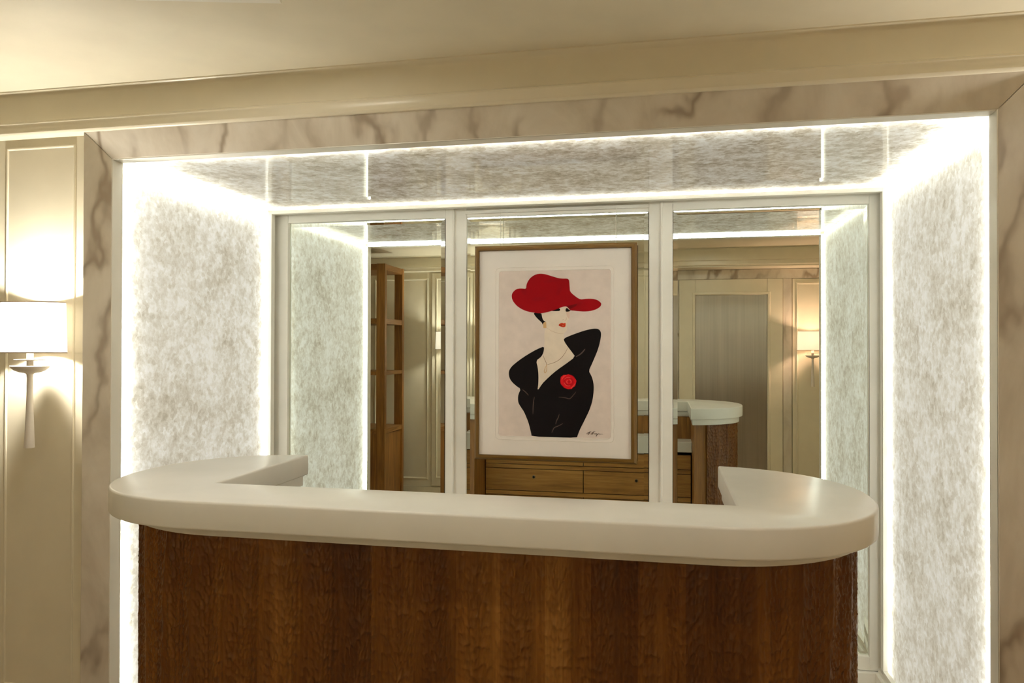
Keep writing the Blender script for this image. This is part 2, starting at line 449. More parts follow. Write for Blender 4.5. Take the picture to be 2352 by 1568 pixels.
def moulding(bm, x0, x1, z0, z1, y, side=-1, w=0.012, h=0.008):
    """a raised half-round rectangle of beading on a wall face at y, standing out towards side"""
    prof = [(0, 0), (w * 0.12, h * 0.7), (w * 0.5, h), (w * 0.88, h * 0.7), (w, 0)]
    rect = lambda d: [(x0 + d, z0 + d), (x1 - d, z0 + d), (x1 - d, z1 - d), (x0 + d, z1 - d)]
    loops = [[bm.verts.new((px, y + side * hh, pz)) for px, pz in rect(d)] for d, hh in prof]
    for a, b in zip(loops, loops[1:]):
        for k in range(4):
            bm.faces.new((a[k], a[(k + 1) % 4], b[(k + 1) % 4], b[k]))
    return bm
SH={'hat': [(-0.6295, 1.825), (-0.6468, 1.8271), (-0.6655, 1.8273), (-0.6788, 1.8236), (-0.6909, 1.8132), (-0.6981, 1.8015), (-0.6994, 1.7897), (-0.6961, 1.7739), (-0.684, 1.7554), (-0.6653, 1.7382), (-0.6413, 1.7249), (-0.6173, 1.7169), (-0.5935, 1.7128), (-0.5671, 1.7087), (-0.5433, 1.7111), (-0.5223, 1.7162), (-0.504, 1.7212), (-0.4857, 1.7271), (-0.4674, 1.7347), (-0.4466, 1.7412), (-0.4349, 1.7396), (-0.4258, 1.7297), (-0.4206, 1.7224), (-0.3999, 1.7204), (-0.3792, 1.7177), (-0.356, 1.7162), (-0.3303, 1.7173), (-0.3047, 1.7235), (-0.2868, 1.7324), (-0.2779, 1.7413), (-0.2751, 1.7502), (-0.2779, 1.7566), (-0.2894, 1.767), (-0.3047, 1.7728), (-0.3227, 1.7756), (-0.3381, 1.7757), (-0.3561, 1.7741), (-0.3715, 1.7723), (-0.3896, 1.7822), (-0.4077, 1.7967), (-0.4213, 1.8103), (-0.4228, 1.8304), (-0.4244, 1.8563), (-0.4265, 1.8654), (-0.4338, 1.8709), (-0.4546, 1.8708), (-0.4729, 1.8726), (-0.4912, 1.8781), (-0.5122, 1.885), (-0.5358, 1.8924), (-0.5516, 1.8953), (-0.5674, 1.8958), (-0.5833, 1.8927), (-0.5991, 1.8852), (-0.6124, 1.8736), (-0.623, 1.8581), (-0.6282, 1.8438)], 'hat_under': [(-0.4466, 1.7412), (-0.4206, 1.7472), (-0.3947, 1.7539), (-0.3689, 1.7614), (-0.3586, 1.7621), (-0.3689, 1.7498), (-0.387, 1.7384), (-0.4076, 1.7308), (-0.4206, 1.7271), (-0.4258, 1.7297), (-0.4349, 1.7396)], 'hat_under2': [(-0.4388, 1.7412), (-0.4154, 1.7464), (-0.3947, 1.7513), (-0.3844, 1.75), (-0.3999, 1.7385), (-0.4154, 1.7309), (-0.4245, 1.7292), (-0.4336, 1.7375)], 'hat_dent1': [(-0.5542, 1.857), (-0.5358, 1.8646), (-0.5121, 1.8707), (-0.4859, 1.8682), (-0.4677, 1.8648), (-0.4833, 1.8585), (-0.5095, 1.8537), (-0.5357, 1.8528)], 'hat_dent2': [(-0.6042, 1.7755), (-0.5883, 1.7845), (-0.5646, 1.7868), (-0.5382, 1.7852), (-0.5316, 1.7813), (-0.5461, 1.7723), (-0.5645, 1.766), (-0.5883, 1.7644), (-0.6002, 1.769)], 'hat_dent3': [(-0.491, 1.8003), (-0.4832, 1.8183), (-0.4676, 1.8324), (-0.4546, 1.8283), (-0.465, 1.8129), (-0.4688, 1.7974), (-0.4806, 1.7898)], 'hat_dent4': [(-0.6295, 1.825), (-0.6468, 1.8252), (-0.6575, 1.818), (-0.6468, 1.8035), (-0.6308, 1.7915), (-0.6282, 1.8072)], 'skin': [(-0.5565, 1.7104), (-0.5538, 1.6943), (-0.5499, 1.6826), (-0.5433, 1.6739), (-0.5349, 1.6708), (-0.5322, 1.6604), (-0.5314, 1.6409), (-0.5287, 1.6383), (-0.5432, 1.6357), (-0.5404, 1.5439), (-0.452, 1.5442), (-0.4516, 1.6135), (-0.4399, 1.6225), (-0.4339, 1.6393), (-0.4348, 1.66), (-0.4353, 1.6734), (-0.427, 1.678), (-0.4236, 1.6832), (-0.4218, 1.7012), (-0.4224, 1.7193), (-0.4206, 1.7219), (-0.4388, 1.7427), (-0.4674, 1.7347), (-0.504, 1.7225), (-0.5433, 1.7124)], 'neck': [(-0.5395, 1.6367), (-0.5427, 1.5535), (-0.5456, 1.5202), (-0.5477, 1.5098), (-0.5814, 1.4867), (-0.575, 1.4534), (-0.5694, 1.416), (-0.5702, 1.3785), (-0.5748, 1.3431), (-0.5516, 1.3788), (-0.5181, 1.4124), (-0.4846, 1.4417), (-0.4389, 1.4752), (-0.3954, 1.5055), (-0.4265, 1.5496), (-0.4494, 1.5785), (-0.4516, 1.6116), (-0.4537, 1.624), (-0.4933, 1.6241)], 'cheek': [(-0.5288, 1.6915), (-0.5223, 1.7019), (-0.5092, 1.7018), (-0.5013, 1.6914), (-0.5065, 1.681), (-0.5196, 1.6798)], 'noseshade': [(-0.4401, 1.7174), (-0.4224, 1.718), (-0.4224, 1.6961), (-0.4249, 1.6806), (-0.4304, 1.6884), (-0.434, 1.691), (-0.4374, 1.7013)], 'noseline': [(-0.4387, 1.6936), (-0.4361, 1.6832), (-0.4387, 1.6768), (-0.4452, 1.6729), (-0.4465, 1.675), (-0.4408, 1.6786), (-0.4387, 1.6838)], 'nostril': [(-0.4574, 1.6761), (-0.4543, 1.6792), (-0.4504, 1.6797), (-0.4522, 1.6776)], 'hair': [(-0.5948, 1.7133), (-0.5882, 1.6997), (-0.5776, 1.6866), (-0.5617, 1.6722), (-0.5525, 1.6631), (-0.5498, 1.6539), (-0.5472, 1.6625), (-0.5419, 1.6677), (-0.5349, 1.6708), (-0.5438, 1.6729), (-0.5499, 1.6813), (-0.5538, 1.6943), (-0.5565, 1.7112)], 'earring': [(-0.5485, 1.6591), (-0.5454, 1.6656), (-0.5385, 1.6687), (-0.5333, 1.6669), (-0.5322, 1.6396), (-0.5464, 1.6396)], 'eyeL': [(-0.5105, 1.72), (-0.4883, 1.7289), (-0.4687, 1.7331), (-0.4669, 1.7202), (-0.4857, 1.7188)], 'eyeR': [(-0.4419, 1.7285), (-0.4362, 1.7349), (-0.4258, 1.725), (-0.4167, 1.7198), (-0.4258, 1.7168), (-0.4349, 1.7155), (-0.4419, 1.7169)], 'lips': [(-0.4764, 1.6531), (-0.4686, 1.6609), (-0.4595, 1.6645), (-0.4504, 1.6613), (-0.4452, 1.6639), (-0.4407, 1.6613), (-0.442, 1.6548), (-0.4418, 1.6471), (-0.449, 1.6432), (-0.4594, 1.6445), (-0.4699, 1.6485)], 'lipline': [(-0.4751, 1.6531), (-0.4647, 1.6549), (-0.4516, 1.6549), (-0.4425, 1.6548), (-0.4516, 1.6528), (-0.4647, 1.6523)], 'liphi': [(-0.4582, 1.6518), (-0.4529, 1.6528), (-0.4503, 1.6502), (-0.4548, 1.6484)], 'coat': [(-0.4515, 1.5901), (-0.4225, 1.6033), (-0.3893, 1.6156), (-0.3564, 1.6267), (-0.3276, 1.634), (-0.303, 1.6373), (-0.2866, 1.6339), (-0.2776, 1.6216), (-0.276, 1.6073), (-0.2804, 1.5786), (-0.2886, 1.5458), (-0.3028, 1.5089), (-0.3191, 1.4719), (-0.3335, 1.4397), (-0.3232, 1.4226), (-0.315, 1.4021), (-0.3096, 1.3735), (-0.31, 1.3448), (-0.3148, 1.3078), (-0.325, 1.2707), (-0.3393, 1.2376), (-0.3557, 1.2044), (-0.3742, 1.167), (-0.3824, 1.1462), (-0.3886, 1.1263), (-0.6009, 1.126), (-0.6061, 1.153), (-0.6146, 1.1861), (-0.6253, 1.2151), (-0.6381, 1.244), (-0.6552, 1.2688), (-0.6659, 1.2853), (-0.6685, 1.3062), (-0.666, 1.3271), (-0.6541, 1.3524), (-0.6746, 1.3647), (-0.696, 1.3833), (-0.7089, 1.402), (-0.7133, 1.4251), (-0.709, 1.444), (-0.6962, 1.4609), (-0.6706, 1.482), (-0.6408, 1.5031), (-0.6069, 1.5241), (-0.5731, 1.5422), (-0.5427, 1.5543), (-0.5444, 1.5327), (-0.5498, 1.516), (-0.5603, 1.5014), (-0.5814, 1.4867), (-0.5729, 1.4535), (-0.5694, 1.416), (-0.5702, 1.3785), (-0.5748, 1.3431), (-0.5516, 1.3788), (-0.5307, 1.3998), (-0.5013, 1.4271), (-0.4721, 1.4501), (-0.4389, 1.4731), (-0.3954, 1.5055), (-0.4099, 1.5249), (-0.4307, 1.5517), (-0.4465, 1.5744)], 'rose': [(-0.4658, 1.3922), (-0.4637, 1.4109), (-0.4512, 1.4205), (-0.4388, 1.4206), (-0.4263, 1.4245), (-0.4159, 1.4175), (-0.4047, 1.4152), (-0.3964, 1.4045), (-0.3902, 1.3939), (-0.3931, 1.3807), (-0.3972, 1.3683), (-0.4076, 1.362), (-0.4117, 1.3557), (-0.4303, 1.3542), (-0.4449, 1.3594), (-0.4491, 1.3684), (-0.4595, 1.3716), (-0.4645, 1.3798)], 'rose2': [(-0.4512, 1.4007), (-0.4388, 1.4124), (-0.418, 1.4101), (-0.4035, 1.397), (-0.4022, 1.3785), (-0.4179, 1.3672), (-0.4387, 1.3698), (-0.4499, 1.3821)], 'rose3': [(-0.442, 1.3966), (-0.4304, 1.405), (-0.4138, 1.399), (-0.4097, 1.3867), (-0.42, 1.3762), (-0.4345, 1.3781), (-0.442, 1.3863)], 'rose4': [(-0.4312, 1.3918), (-0.4229, 1.3948), (-0.4171, 1.3895), (-0.4221, 1.3836), (-0.4304, 1.3844)]}
ST={'fold1': ([(-0.3501, 1.5424), (-0.3603, 1.5292), (-0.3727, 1.5168), (-0.3933, 1.5056)], 0.00286), 'fold2': ([(-0.474, 1.3164), (-0.4511, 1.3155), (-0.4344, 1.312), (-0.422, 1.3081), (-0.4096, 1.3207), (-0.393, 1.3415)], 0.00204), 'fold3': ([(-0.5886, 1.3158), (-0.5937, 1.2907), (-0.5953, 1.2657), (-0.5957, 1.2344)], 0.00204), 'fold4': ([(-0.4709, 1.237), (-0.4751, 1.2204), (-0.4834, 1.2078), (-0.4875, 1.189)], 0.00204), 'fold5': ([(-0.4529, 1.194), (-0.4758, 1.181), (-0.4946, 1.1744), (-0.5009, 1.1618), (-0.5059, 1.1493)], 0.00204), 'fold6': ([(-0.6468, 1.3492), (-0.6319, 1.3394), (-0.617, 1.3229)], 0.00204), 'chain': ([(-0.4307, 1.5496), (-0.441, 1.5268), (-0.4618, 1.4978), (-0.4889, 1.4798), (-0.514, 1.4718), (-0.5299, 1.4671)], 0.00112), 'chain2': ([(-0.5477, 1.5119), (-0.5413, 1.4932), (-0.5337, 1.4787), (-0.5299, 1.4671)], 0.00112), 'pend': ([(-0.5299, 1.4671), (-0.5392, 1.4516), (-0.5433, 1.435), (-0.5383, 1.4267), (-0.5307, 1.4392), (-0.5291, 1.4559), (-0.5325, 1.4704)], 0.00163), 'chin': ([(-0.5288, 1.6396), (-0.5091, 1.6265), (-0.4855, 1.6174), (-0.4672, 1.6135), (-0.4516, 1.614)], 0.00122), 'sig1': ([(-0.3433, 1.1473), (-0.3371, 1.1532), (-0.3269, 1.1579), (-0.322, 1.1585)], 0.00122), 'sig2': ([(-0.3269, 1.1575), (-0.3318, 1.1496), (-0.3384, 1.1425)], 0.00122), 'sig3': ([(-0.3359, 1.1483), (-0.3289, 1.1505)], 0.00102), 'sig4': ([(-0.322, 1.1445), (-0.3187, 1.152), (-0.3105, 1.1588), (-0.3023, 1.1598)], 0.00122), 'sig5': ([(-0.3105, 1.1579), (-0.3146, 1.15), (-0.3179, 1.1438)], 0.00122), 'sig6': ([(-0.3179, 1.1504), (-0.3105, 1.1522), (-0.3064, 1.1474), (-0.3023, 1.1516), (-0.2999, 1.1467), (-0.2962, 1.1517), (-0.2941, 1.1465), (-0.2974, 1.1394), (-0.3003, 1.1369), (-0.2921, 1.1478), (-0.288, 1.1511), (-0.2848, 1.1471), (-0.2811, 1.1509), (-0.2778, 1.1469), (-0.2729, 1.1499), (-0.2664, 1.1476)], 0.00112)}

# ------------------------------------------------------------------ plan of the place (metres)
XL, XR, ZT = -1.933, 0.923, 2.2186       # inner faces of the niche
YW = 2.300                                # painted front wall face
YM = 3.495                                # mirror glass
ZC = 2.475                                # ceiling
RXL, RXR = -3.8, 2.6                      # room side walls
YFAR = -0.20                              # panelled wall across the room
YREC = -0.36                              # wall of the recess with the metal door
XREC = 0.03                               # where the recess starts

# ------------------------------------------------------------------ large structure
tag(obj('floor', B(RXL - 0.1, RXR + 0.1, -1.3, 3.7, -0.1, 0), M['floor']),
    'beige floor of the room, below the edge of the photo', 'floor', kind='structure')
tag(obj('ceiling', B(RXL - 0.1, RXR + 0.1, -1.3, 3.7, ZC, ZC + 0.1), M['ceil']),
    'plain cream painted ceiling above the marble framed niche', 'ceiling', kind='structure')

bm = bmesh.new()
box(bm, RXL, XL - 0.085, YW, 2.44, 0, ZC)
box(bm, XR + 0.085, RXR, YW, 2.44, 0, ZC)
box(bm, XL - 0.085, XR + 0.085, YW, 2.44, ZT + 0.085, ZC)
wf = tag(obj('wall_front', bm, M['paint']), 'cream painted wall around the marble framed niche', 'wall', kind='structure')
bm = bmesh.new()
moulding(bm, -2.387, -2.088, 0.30, 2.284, YW, w=0.010, h=0.005)
obj('wall_moulding', bm, M['paint'], wf)
bm = bmesh.new()
moulding(bm, -2.85, -2.470, 0.30, 2.284, YW, w=0.010, h=0.005)
obj('wall_moulding', bm, M['paint'], wf)

tag(obj('wall_left', B(RXL - 0.1, RXL, -1.3, 2.44, 0, ZC), M['paint']), 'cream side wall left of the camera', 'wall', kind='structure')
tag(obj('wall_right', B(RXR, RXR + 0.1, -1.3, 2.44, 0, ZC), M['paint']), 'cream side wall right of the camera', 'wall', kind='structure')

# cornice over the niche, one moulded profile run along the wall
def cornice_profile(y, s):
    p = [(0, 2.313), (-0.046, 2.313), (-0.050, 2.316), (-0.052, 2.321), (-0.050, 2.327), (-0.050, 2.350), (-0.052, 2.354),
         (-0.051, 2.359), (-0.046, 2.362), (-0.040, 2.362), (-0.036, 2.366), (-0.034, 2.372), (-0.034, 2.455), (-0.038, 2.463),
         (-0.047, 2.468), (-0.050, 2.471), (-0.050, ZC), (0, ZC)]
    return [(y + s * a, z) for a, z in p]

bm = bmesh.new()
prism(bm, cornice_profile(YW, 1), 'x', RXL, RXR)
tag(obj('trim_1', bm, M['paint'], smooth=True), 'long cream moulded cornice between the ceiling and the marble header', 'cornice', kind='structure')

# marble surround with mitred corners
MO, MH, MI = 0.090, 0.0975, 0.0035
YMO, YMI = 2.262, 2.2965                  # the marble slopes back towards the opening
mt = thing('trim_2', 'beige veined marble frame around the bright niche', 'marble surround', (XL, YMI, 0), kind='structure')
def slab_face(front, depth=2.335):
    """a marble slab from its four sloping front corners back to one depth"""
    t = bmesh.new()
    fr_ = [t.verts.new(p_) for p_ in front]
    bk = [t.verts.new((p_[0], depth, p_[2])) for p_ in front]
    f_ = t.faces.new(fr_)
    t.faces.new(bk)
    for i in range(4):
        t.faces.new((fr_[i], fr_[(i + 1) % 4], bk[(i + 1) % 4], bk[i]))
    bmesh.ops.recalc_face_normals(t, faces=t.faces[:])
    bmesh.ops.bevel(t, geom=list(f_.edges), offset=0.0018, segments=2, profile=0.5, affect='EDGES')
    return t
zo, zi = ZT + MH, ZT + MI
g = 0.0008
obj('marble_header', slab_face([(XL - MO + g, YMO, zo), (XR + MO - g, YMO, zo), (XR + MI - g, YMI, zi), (XL - MI + g, YMI, zi)]), M['marble'], mt)
for s, x in ((-1, XL), (1, XR)):
    obj('marble_jamb', slab_face([(x + s * MO, YMO, 0), (x + s * MO, YMO, zo - g), (x + s * MI, YMI, zi - g), (x + s * MI, YMI, 0)]), M['marble'], mt)

# ivory return strip just inside the marble, and the strip at the back of the niche
def niche_strip(name, y0, y1, label):
    t = thing(name, label, 'niche trim', (XL, y0, 0), kind='structure')
    obj('side_strip', B(XL - 0.08, XL, y0, y1, 0.0 if y0 < 3 else 0.173, ZT + 0.08, 0.0012), M['frame'], t)
    obj('side_strip', B(XR, XR + 0.08, y0, y1, 0.0 if y0 < 3 else 0.173, ZT + 0.08, 0.0012), M['frame'], t)
    obj('top_strip', B(XL + 0.0002, XR - 0.0002, y0, y1, ZT, ZT + 0.08, 0.0012), M['frame'], t)
    return t
niche_strip('trim_3', 2.2975, 2.350, 'narrow ivory strip between the marble frame and the glowing crystal panels')
niche_strip('trim_4', 3.395, 3.430, 'narrow ivory strip between the glowing crystal panels and the mirrors')

# niche shell behind the crystal panels
NS = 0.085
tag(obj('wall_niche_left', B(XL - 0.15, XL - NS, 2.44, 3.6, 0, ZC), M['frame']), 'left side wall of the niche behind the crystal panel', 'wall', kind='structure')
tag(obj('wall_niche_right', B(XR + NS, XR + 0.15, 2.44, 3.6, 0, ZC), M['frame']), 'right side wall of the niche behind the crystal panel', 'wall', kind='structure')
tag(obj('wall_back', B(XL - NS, XR + NS, 3.535, 3.6, 0, ZC), M['frame']), 'ivory back wall of the niche behind the mirrors', 'wall', kind='structure')
tag(obj('ceiling_niche', B(XL - NS, XR + NS, 2.44, 3.535, ZT + NS, ZC), M['frame']), 'ceiling of the niche above the crystal panel', 'ceiling', kind='structure')

# backlit crystal panels: an open-backed crystal tray with the LED strips behind its edges
RC, CD = 0.018, 0.068
def tray(bm, axis, s, lvl, lim):
    """front face plus 8 mm returns; axis is the normal's axis, lim the two in-plane ranges"""
    (a0, a1), (b0, b1) = lim
    def V(a, b, d):
        return (lvl + s * d, a, b) if axis == 'x' else (a, b, lvl + s * d)
    F_ = [bm.verts.new(V(a, b, 0)) for a, b in ((a0, b0), (a1, b0), (a1, b1), (a0, b1))]
    K_ = [bm.verts.new(V(a, b, 0.008)) for a, b in ((a0, b0), (a1, b0), (a1, b1), (a0, b1))]
    bm.faces.new(F_)
    for i in range(4):
        bm.faces.new((F_[i], F_[(i + 1) % 4], K_[(i + 1) % 4], K_[i]))
    return bm
E0, E1, LW, LB = 2.3515, 3.3935, 0.012, 0.030
def crystal_side(x, s, label):
    t = thing('crystal_panel', label, 'backlit panel', (x, 2.9, 0.2), group='backlit rock crystal panels lining the niche')
    S = lambda a, b: tuple(sorted((x + s * a, x + s * b)))
    obj('crystal_sheet', tray(bmesh.new(), 'x', s, x + s * RC, ((E0, E1), (0.175, ZT + RC - 0.0005))), M['crystal'], t)
    for y in (E0 + 0.008, E1 - 0.008 - LW):
        obj('led_strip', B(*S(LB, LB + 0.002), y, y + LW, 0.19, ZT - 0.005), M['led'], t)
    obj('led_strip', B(*S(0.034, 0.036), E0 + 0.03, E1 - 0.03, ZT - 0.006, ZT + 0.006), M['led_soft'], t)
    obj('led_strip', B(*S(0.003, 0.015), 2.3501, 2.3513, 0.19, ZT + 0.003), M['led_front'], t)
    obj('base_strip', B(*S(0.0, 0.078), 2.3505, 3.3945, 0.155, 0.1745, 0.001), M['frame'], t)
    obj('light_sheet', B(*S(CD, CD + 0.004), E0, E1, 0.175, ZT + 0.02), M['sheet'], t)
    return t
crystal_side(XL, -1, 'glowing white crystal wall panel on the left side of the niche')
crystal_side(XR, 1, 'glowing white crystal wall panel on the right side of the niche')
t = thing('crystal_panel', 'glossy glowing crystal ceiling panel over the mirrors', 'backlit panel', (-0.5, 2.9, ZT), group='backlit rock crystal panels lining the niche')
obj('crystal_sheet', tray(bmesh.new(), 'z', 1, ZT + RC, ((XL - RC + 0.0005, XR + RC - 0.0005), (E0, E1))), M['crystal_gloss'], t)
for y in (E0 + 0.008, E1 - 0.008 - LW):
    obj('led_strip', B(XL + 0.01, XR - 0.01, y, y + LW, ZT + 0.044, ZT + 0.046), M['led_top'], t)
obj('led_strip', B(XL + 0.004, XR - 0.004, 2.3501, 2.3513, ZT + 0.003, ZT + 0.015), M['led_front'], t)
for x in (XL - 0.006, XR + 0.006 - LW):
    obj('led_strip', B(x, x + LW, E0 + 0.03, E1 - 0.03, ZT + 0.044, ZT + 0.046), M['led_top'], t)
obj('light_sheet', B(XL - 0.01, XR + 0.01, E0, E1, ZT + CD, ZT + CD + 0.004), M['sheet_top'], t)

# ------------------------------------------------------------------ mirrors and their frame
MZ0, MZ1 = 0.192, 2.187
BAYS = [(-1.8965, -1.0490), (-0.9435, -0.0600), (0.0480, 0.8955)]
YF = 3.474
fr = thing('mirror_frame', 'ivory lacquered frame dividing the niche mirrors into three bays', 'mirror frame', (-0.5, YF, 0.14))
k = YF / YM
Z = lambda z: CAM_H + (z - CAM_H) * k
bm = bmesh.new()
def frame_rect(bm, xo0, xo1, zo0, zo1, xi0, xi1, zi0, zi1, y0, y1, bev=0.002):
    box(bm, xo0, xi0, y0, y1, zo0, zo1, bev)
    box(bm, xi1, xo1, y0, y1, zo0, zo1, bev)
    box(bm, xi0 - 0.0, xi1, y0, y1, zi1, zo1, bev)
    box(bm, xi0 - 0.0, xi1, y0, y1, zo0, zi0, bev)
X = lambda x: x * k
obj('outer_frame', (lambda b: (frame_rect(b, XL - 0.03, -1.003, 0.14, ZT + 0.03, X(-1.8965), X(-1.0490), Z(MZ0), Z(MZ1), YF, YM + 0.02), b)[1])(bmesh.new()), M['frame'], fr)
obj('outer_frame', (lambda b: (frame_rect(b, -0.003, XR + 0.03, 0.14, ZT + 0.03, X(0.0480), X(0.8955), Z(MZ0), Z(MZ1), YF, YM + 0.02), b)[1])(bmesh.new()), M['frame'], fr)
obj('centre_frame', (lambda b: (frame_rect(b, -1.003, -0.003, 0.14, ZT + 0.03, X(-0.9435), X(-0.0600), Z(MZ0), Z(MZ1), YF + 0.009, YM + 0.02), b)[1])(bmesh.new()), M['frame'], fr)
for x in (-1.003, -0.003):
    bm = bmesh.new()
    lathe(bm, [(0.006, 0.14), (0.006, ZT + 0.004)], x, YF + 0.002, 16)
    obj('bead', bm, M['frame'], fr, smooth=True)
obj('backing_board', B(XL, XR, YM + 0.010, YM + 0.014, 0.15, ZT), M['black'], fr)

BW, BT = 0.0205, math.tan(math.radians(4.0))
for (x0, x1), lab in zip(BAYS, ('tall mirror in the left bay showing the oak shelf unit', 'tall mirror behind the framed red hat print',
                                 'tall mirror in the right bay showing the metal door')):
    g = 0.0022
    x0 += g; x1 -= g
    z0, z1 = MZ0 + g, MZ1 - g
    bm = bmesh.new()
    o_ = [bm.verts.new((x, YM - BW * BT, z)) for x, z in ((x0, z0), (x1, z0), (x1, z1), (x0, z1))]
    i_ = [bm.verts.new((x, YM, z)) for x, z in ((x0 + BW, z0 + BW), (x1 - BW, z0 + BW), (x1 - BW, z1 - BW), (x0 + BW, z1 - BW))]
    b_ = [bm.verts.new((v.co.x, YM + 0.006, v.co.z)) for v in o_]
    bm.faces.new(i_)
    for q in range(4):
        bm.faces.new((o_[q], o_[(q + 1) % 4], i_[(q + 1) % 4], i_[q]))
        bm.faces.new((o_[q], o_[(q + 1) % 4], b_[(q + 1) % 4], b_[q]))
    bm.faces.new(b_)
    tag(obj('wall_mirror', bm, M['mirror']), lab, 'mirror', 'mirrors at the back of the niche')

bb = thing('baseboard_back', 'low ivory baseboard under the niche mirrors', 'baseboard', (-0.5, 3.45, 0), kind='structure')
obj('back_board', B(XL - 0.02, XR + 0.02, 3.455, 3.50, 0, 0.138, 0.004), M['frame'], bb)
obj('side_board', B(XL - 0.03, XL + 0.014, 2.36, 3.456, 0, 0.138, 0.004), M['frame'], bb)
obj('side_board', B(XR - 0.014, XR + 0.03, 2.36, 3.456, 0, 0.138, 0.004), M['frame'], bb)
obj('side_rail', B(XL - 0.03, XL, 2.36, 3.47, 0.138, 0.158), M['frame'], bb)
obj('side_rail', B(XR, XR + 0.03, 2.36, 3.47, 0.138, 0.158), M['frame'], bb)

# ------------------------------------------------------------------ picture rail and framed print
rail = obj('picture_rail', B(-0.944, -0.0605, YF - 0.006, YF + 0.0085, 2.199, 2.2155, 0.001), M['frame'])
tag(rail, 'slim ivory hanging rail across the top of the centre mirror', 'picture rail')

YP = 3.405
px0, px1, pz0, pz1 = -0.8715, -0.1225, 1.0225, 2.0235
pr = thing('framed_print', 'framed print of a woman in a red hat, hung over the centre mirror', 'picture', (-0.497, YP + 0.05, pz0))
bm = bmesh.new()
prof = [(0.0165, 0.010), (0.0145, 0.001), (0.011, 0.0), (0.004, 0.0015), (0.0, 0.004), (-0.004, 0.016), (-0.0095, 0.022), (-0.0105, 0.050), (0.014, 0.050), (0.014, 0.012)]
loops = [[bm.verts.new((x, YP + d, z)) for x, z in ((px0 + i, pz0 + i), (px1 - i, pz0 + i), (px1 - i, pz1 - i), (px0 + i, pz1 - i))] for i, d in prof]
for a, b in zip(loops, loops[1:] + loops[:1]):
    for q in range(4):
        bm.faces.new((a[q], a[(q + 1) % 4], b[(q + 1) % 4], b[q]))
bmesh.ops.bevel(bm, geom=[e for e in bm.edges if abs(e.verts[0].co.x - e.verts[1].co.x) > 1e-5 and abs(e.verts[0].co.x - e.verts[1].co.x) < 0.02 and False], offset=0.001, affect='EDGES')
obj('moulded_frame', bm, M['gilt'], pr, smooth=True)
obj('backing', B(px0 + 0.012, px1 - 0.012, YP + 0.040, YP + 0.046, pz0 + 0.012, pz1 - 0.012), M['rim'], pr)
bm = bmesh.new()
vs = [bm.verts.new((x, YP + 0.0085, z)) for x, z in ((px0 + 0.015, pz0 + 0.015), (px1 - 0.015, pz0 + 0.015), (px1 - 0.015, pz1 - 0.015), (px0 + 0.015, pz1 - 0.015))]
bm.faces.new(vs)
obj('glazing', bm, M['glazing'], pr)

YS = YP + 0.0160          # paper surface
def rrect(x0, x1, z0, z1, r, n=8):
    p = []
    for cx, cz, a in ((x1 - r, z1 - r, 0), (x0 + r, z1 - r, 90), (x0 + r, z0 + r, 180), (x1 - r, z0 + r, 270)):
        for i in range(n + 1):
            t_ = math.radians(a + 90 * i / n)
            p.append((cx + r * math.cos(t_), cz + r * math.sin(t_)))
    return p
IO = (-0.7788, -0.2155, 1.1100, 1.9290)
II = (-0.7640, -0.2285, 1.1255, 1.9135)
bm = bmesh.new()
prism(bm, [(px0 + 0.014, pz0 + 0.014), (px1 - 0.014, pz0 + 0.014), (px1 - 0.014, pz1 - 0.014), (px0 + 0.014, pz1 - 0.014)], 'y', YS, YS + 0.003)
obj('mat_board', bm, M['mat'], pr)
bm = bmesh.new()
for (a0, a1, c0, c1), r in ((IO, 0.022), (II, 0.016)):
    L = [[bm.verts.new((x, YS - h, z)) for x, z in rrect(a0 + d, a1 - d, c0 + d, c1 - d, r - d)] for d, h in ((0, 0), (0.0011, 0.0019), (0.0023, 0.0019), (0.0034, 0))]
    for a, b in zip(L, L[1:]):
        for q in range(len(a)):
            bm.faces.new((a[q], a[(q + 1) % len(a)], b[(q + 1) % len(a)], b[q]))
obj('embossed_border', bm, M['mat'], pr, smooth=True)

ART = {'paper': (0.80, 0.685, 0.61), 'skin': (0.86, 0.735, 0.59), 'red': (0.31, 0.0015, 0.005), 'dred': (0.27, 0.002, 0.006), 'ddred': (0.165, 0.002, 0.004),
       'black': (0.006, 0.004, 0.004), 'gold': (0.72, 0.46, 0.22), 'blush': (0.80, 0.60, 0.47), 'line': (0.36, 0.22, 0.13), 'lip': (0.58, 0.045, 0.012),
       'dlip': (0.30, 0.012, 0.006), 'hilip': (0.85, 0.33, 0.2), 'rose': (0.66, 0.008, 0.014), 'drose': (0.48, 0.004, 0.010), 'lrose': (0.80, 0.09, 0.07),
       'fold': (0.11, 0.075, 0.065), 'ink': (0.12, 0.085, 0.07), 'skin2': (0.71, 0.55, 0.41)}
akeys = list(ART)
amats = []
for kx in akeys:
    mm, nt_, b_ = newmat('print_ink_' + kx)
    c_ = ART[kx]
    nn = noise(nt_, coords(nt_), 14, 4)
    nt_.links.new(ramp(nt_, nn, [(0.3, tuple(v * 0.93 for v in c_)), (0.7, tuple(min(1, v * 1.06) for v in c_))]), b_.inputs['Base Color'])
    b_.inputs['Roughness'].default_value = 0.85
    b_.inputs['Specular IOR Level'].default_value = 0.15
    amats.append(mm)
bm = bmesh.new()
lay = [0]
def smoothpoly(P, it=2):
    for _ in range(it):
        Q = []
        for i in range(len(P)):
            (xa, za), (xb, zb) = P[i], P[(i + 1) % len(P)]
            Q += [(xa * 0.75 + xb * 0.25, za * 0.75 + zb * 0.25), (xa * 0.25 + xb * 0.75, za * 0.25 + zb * 0.75)]
        P = Q
    return P
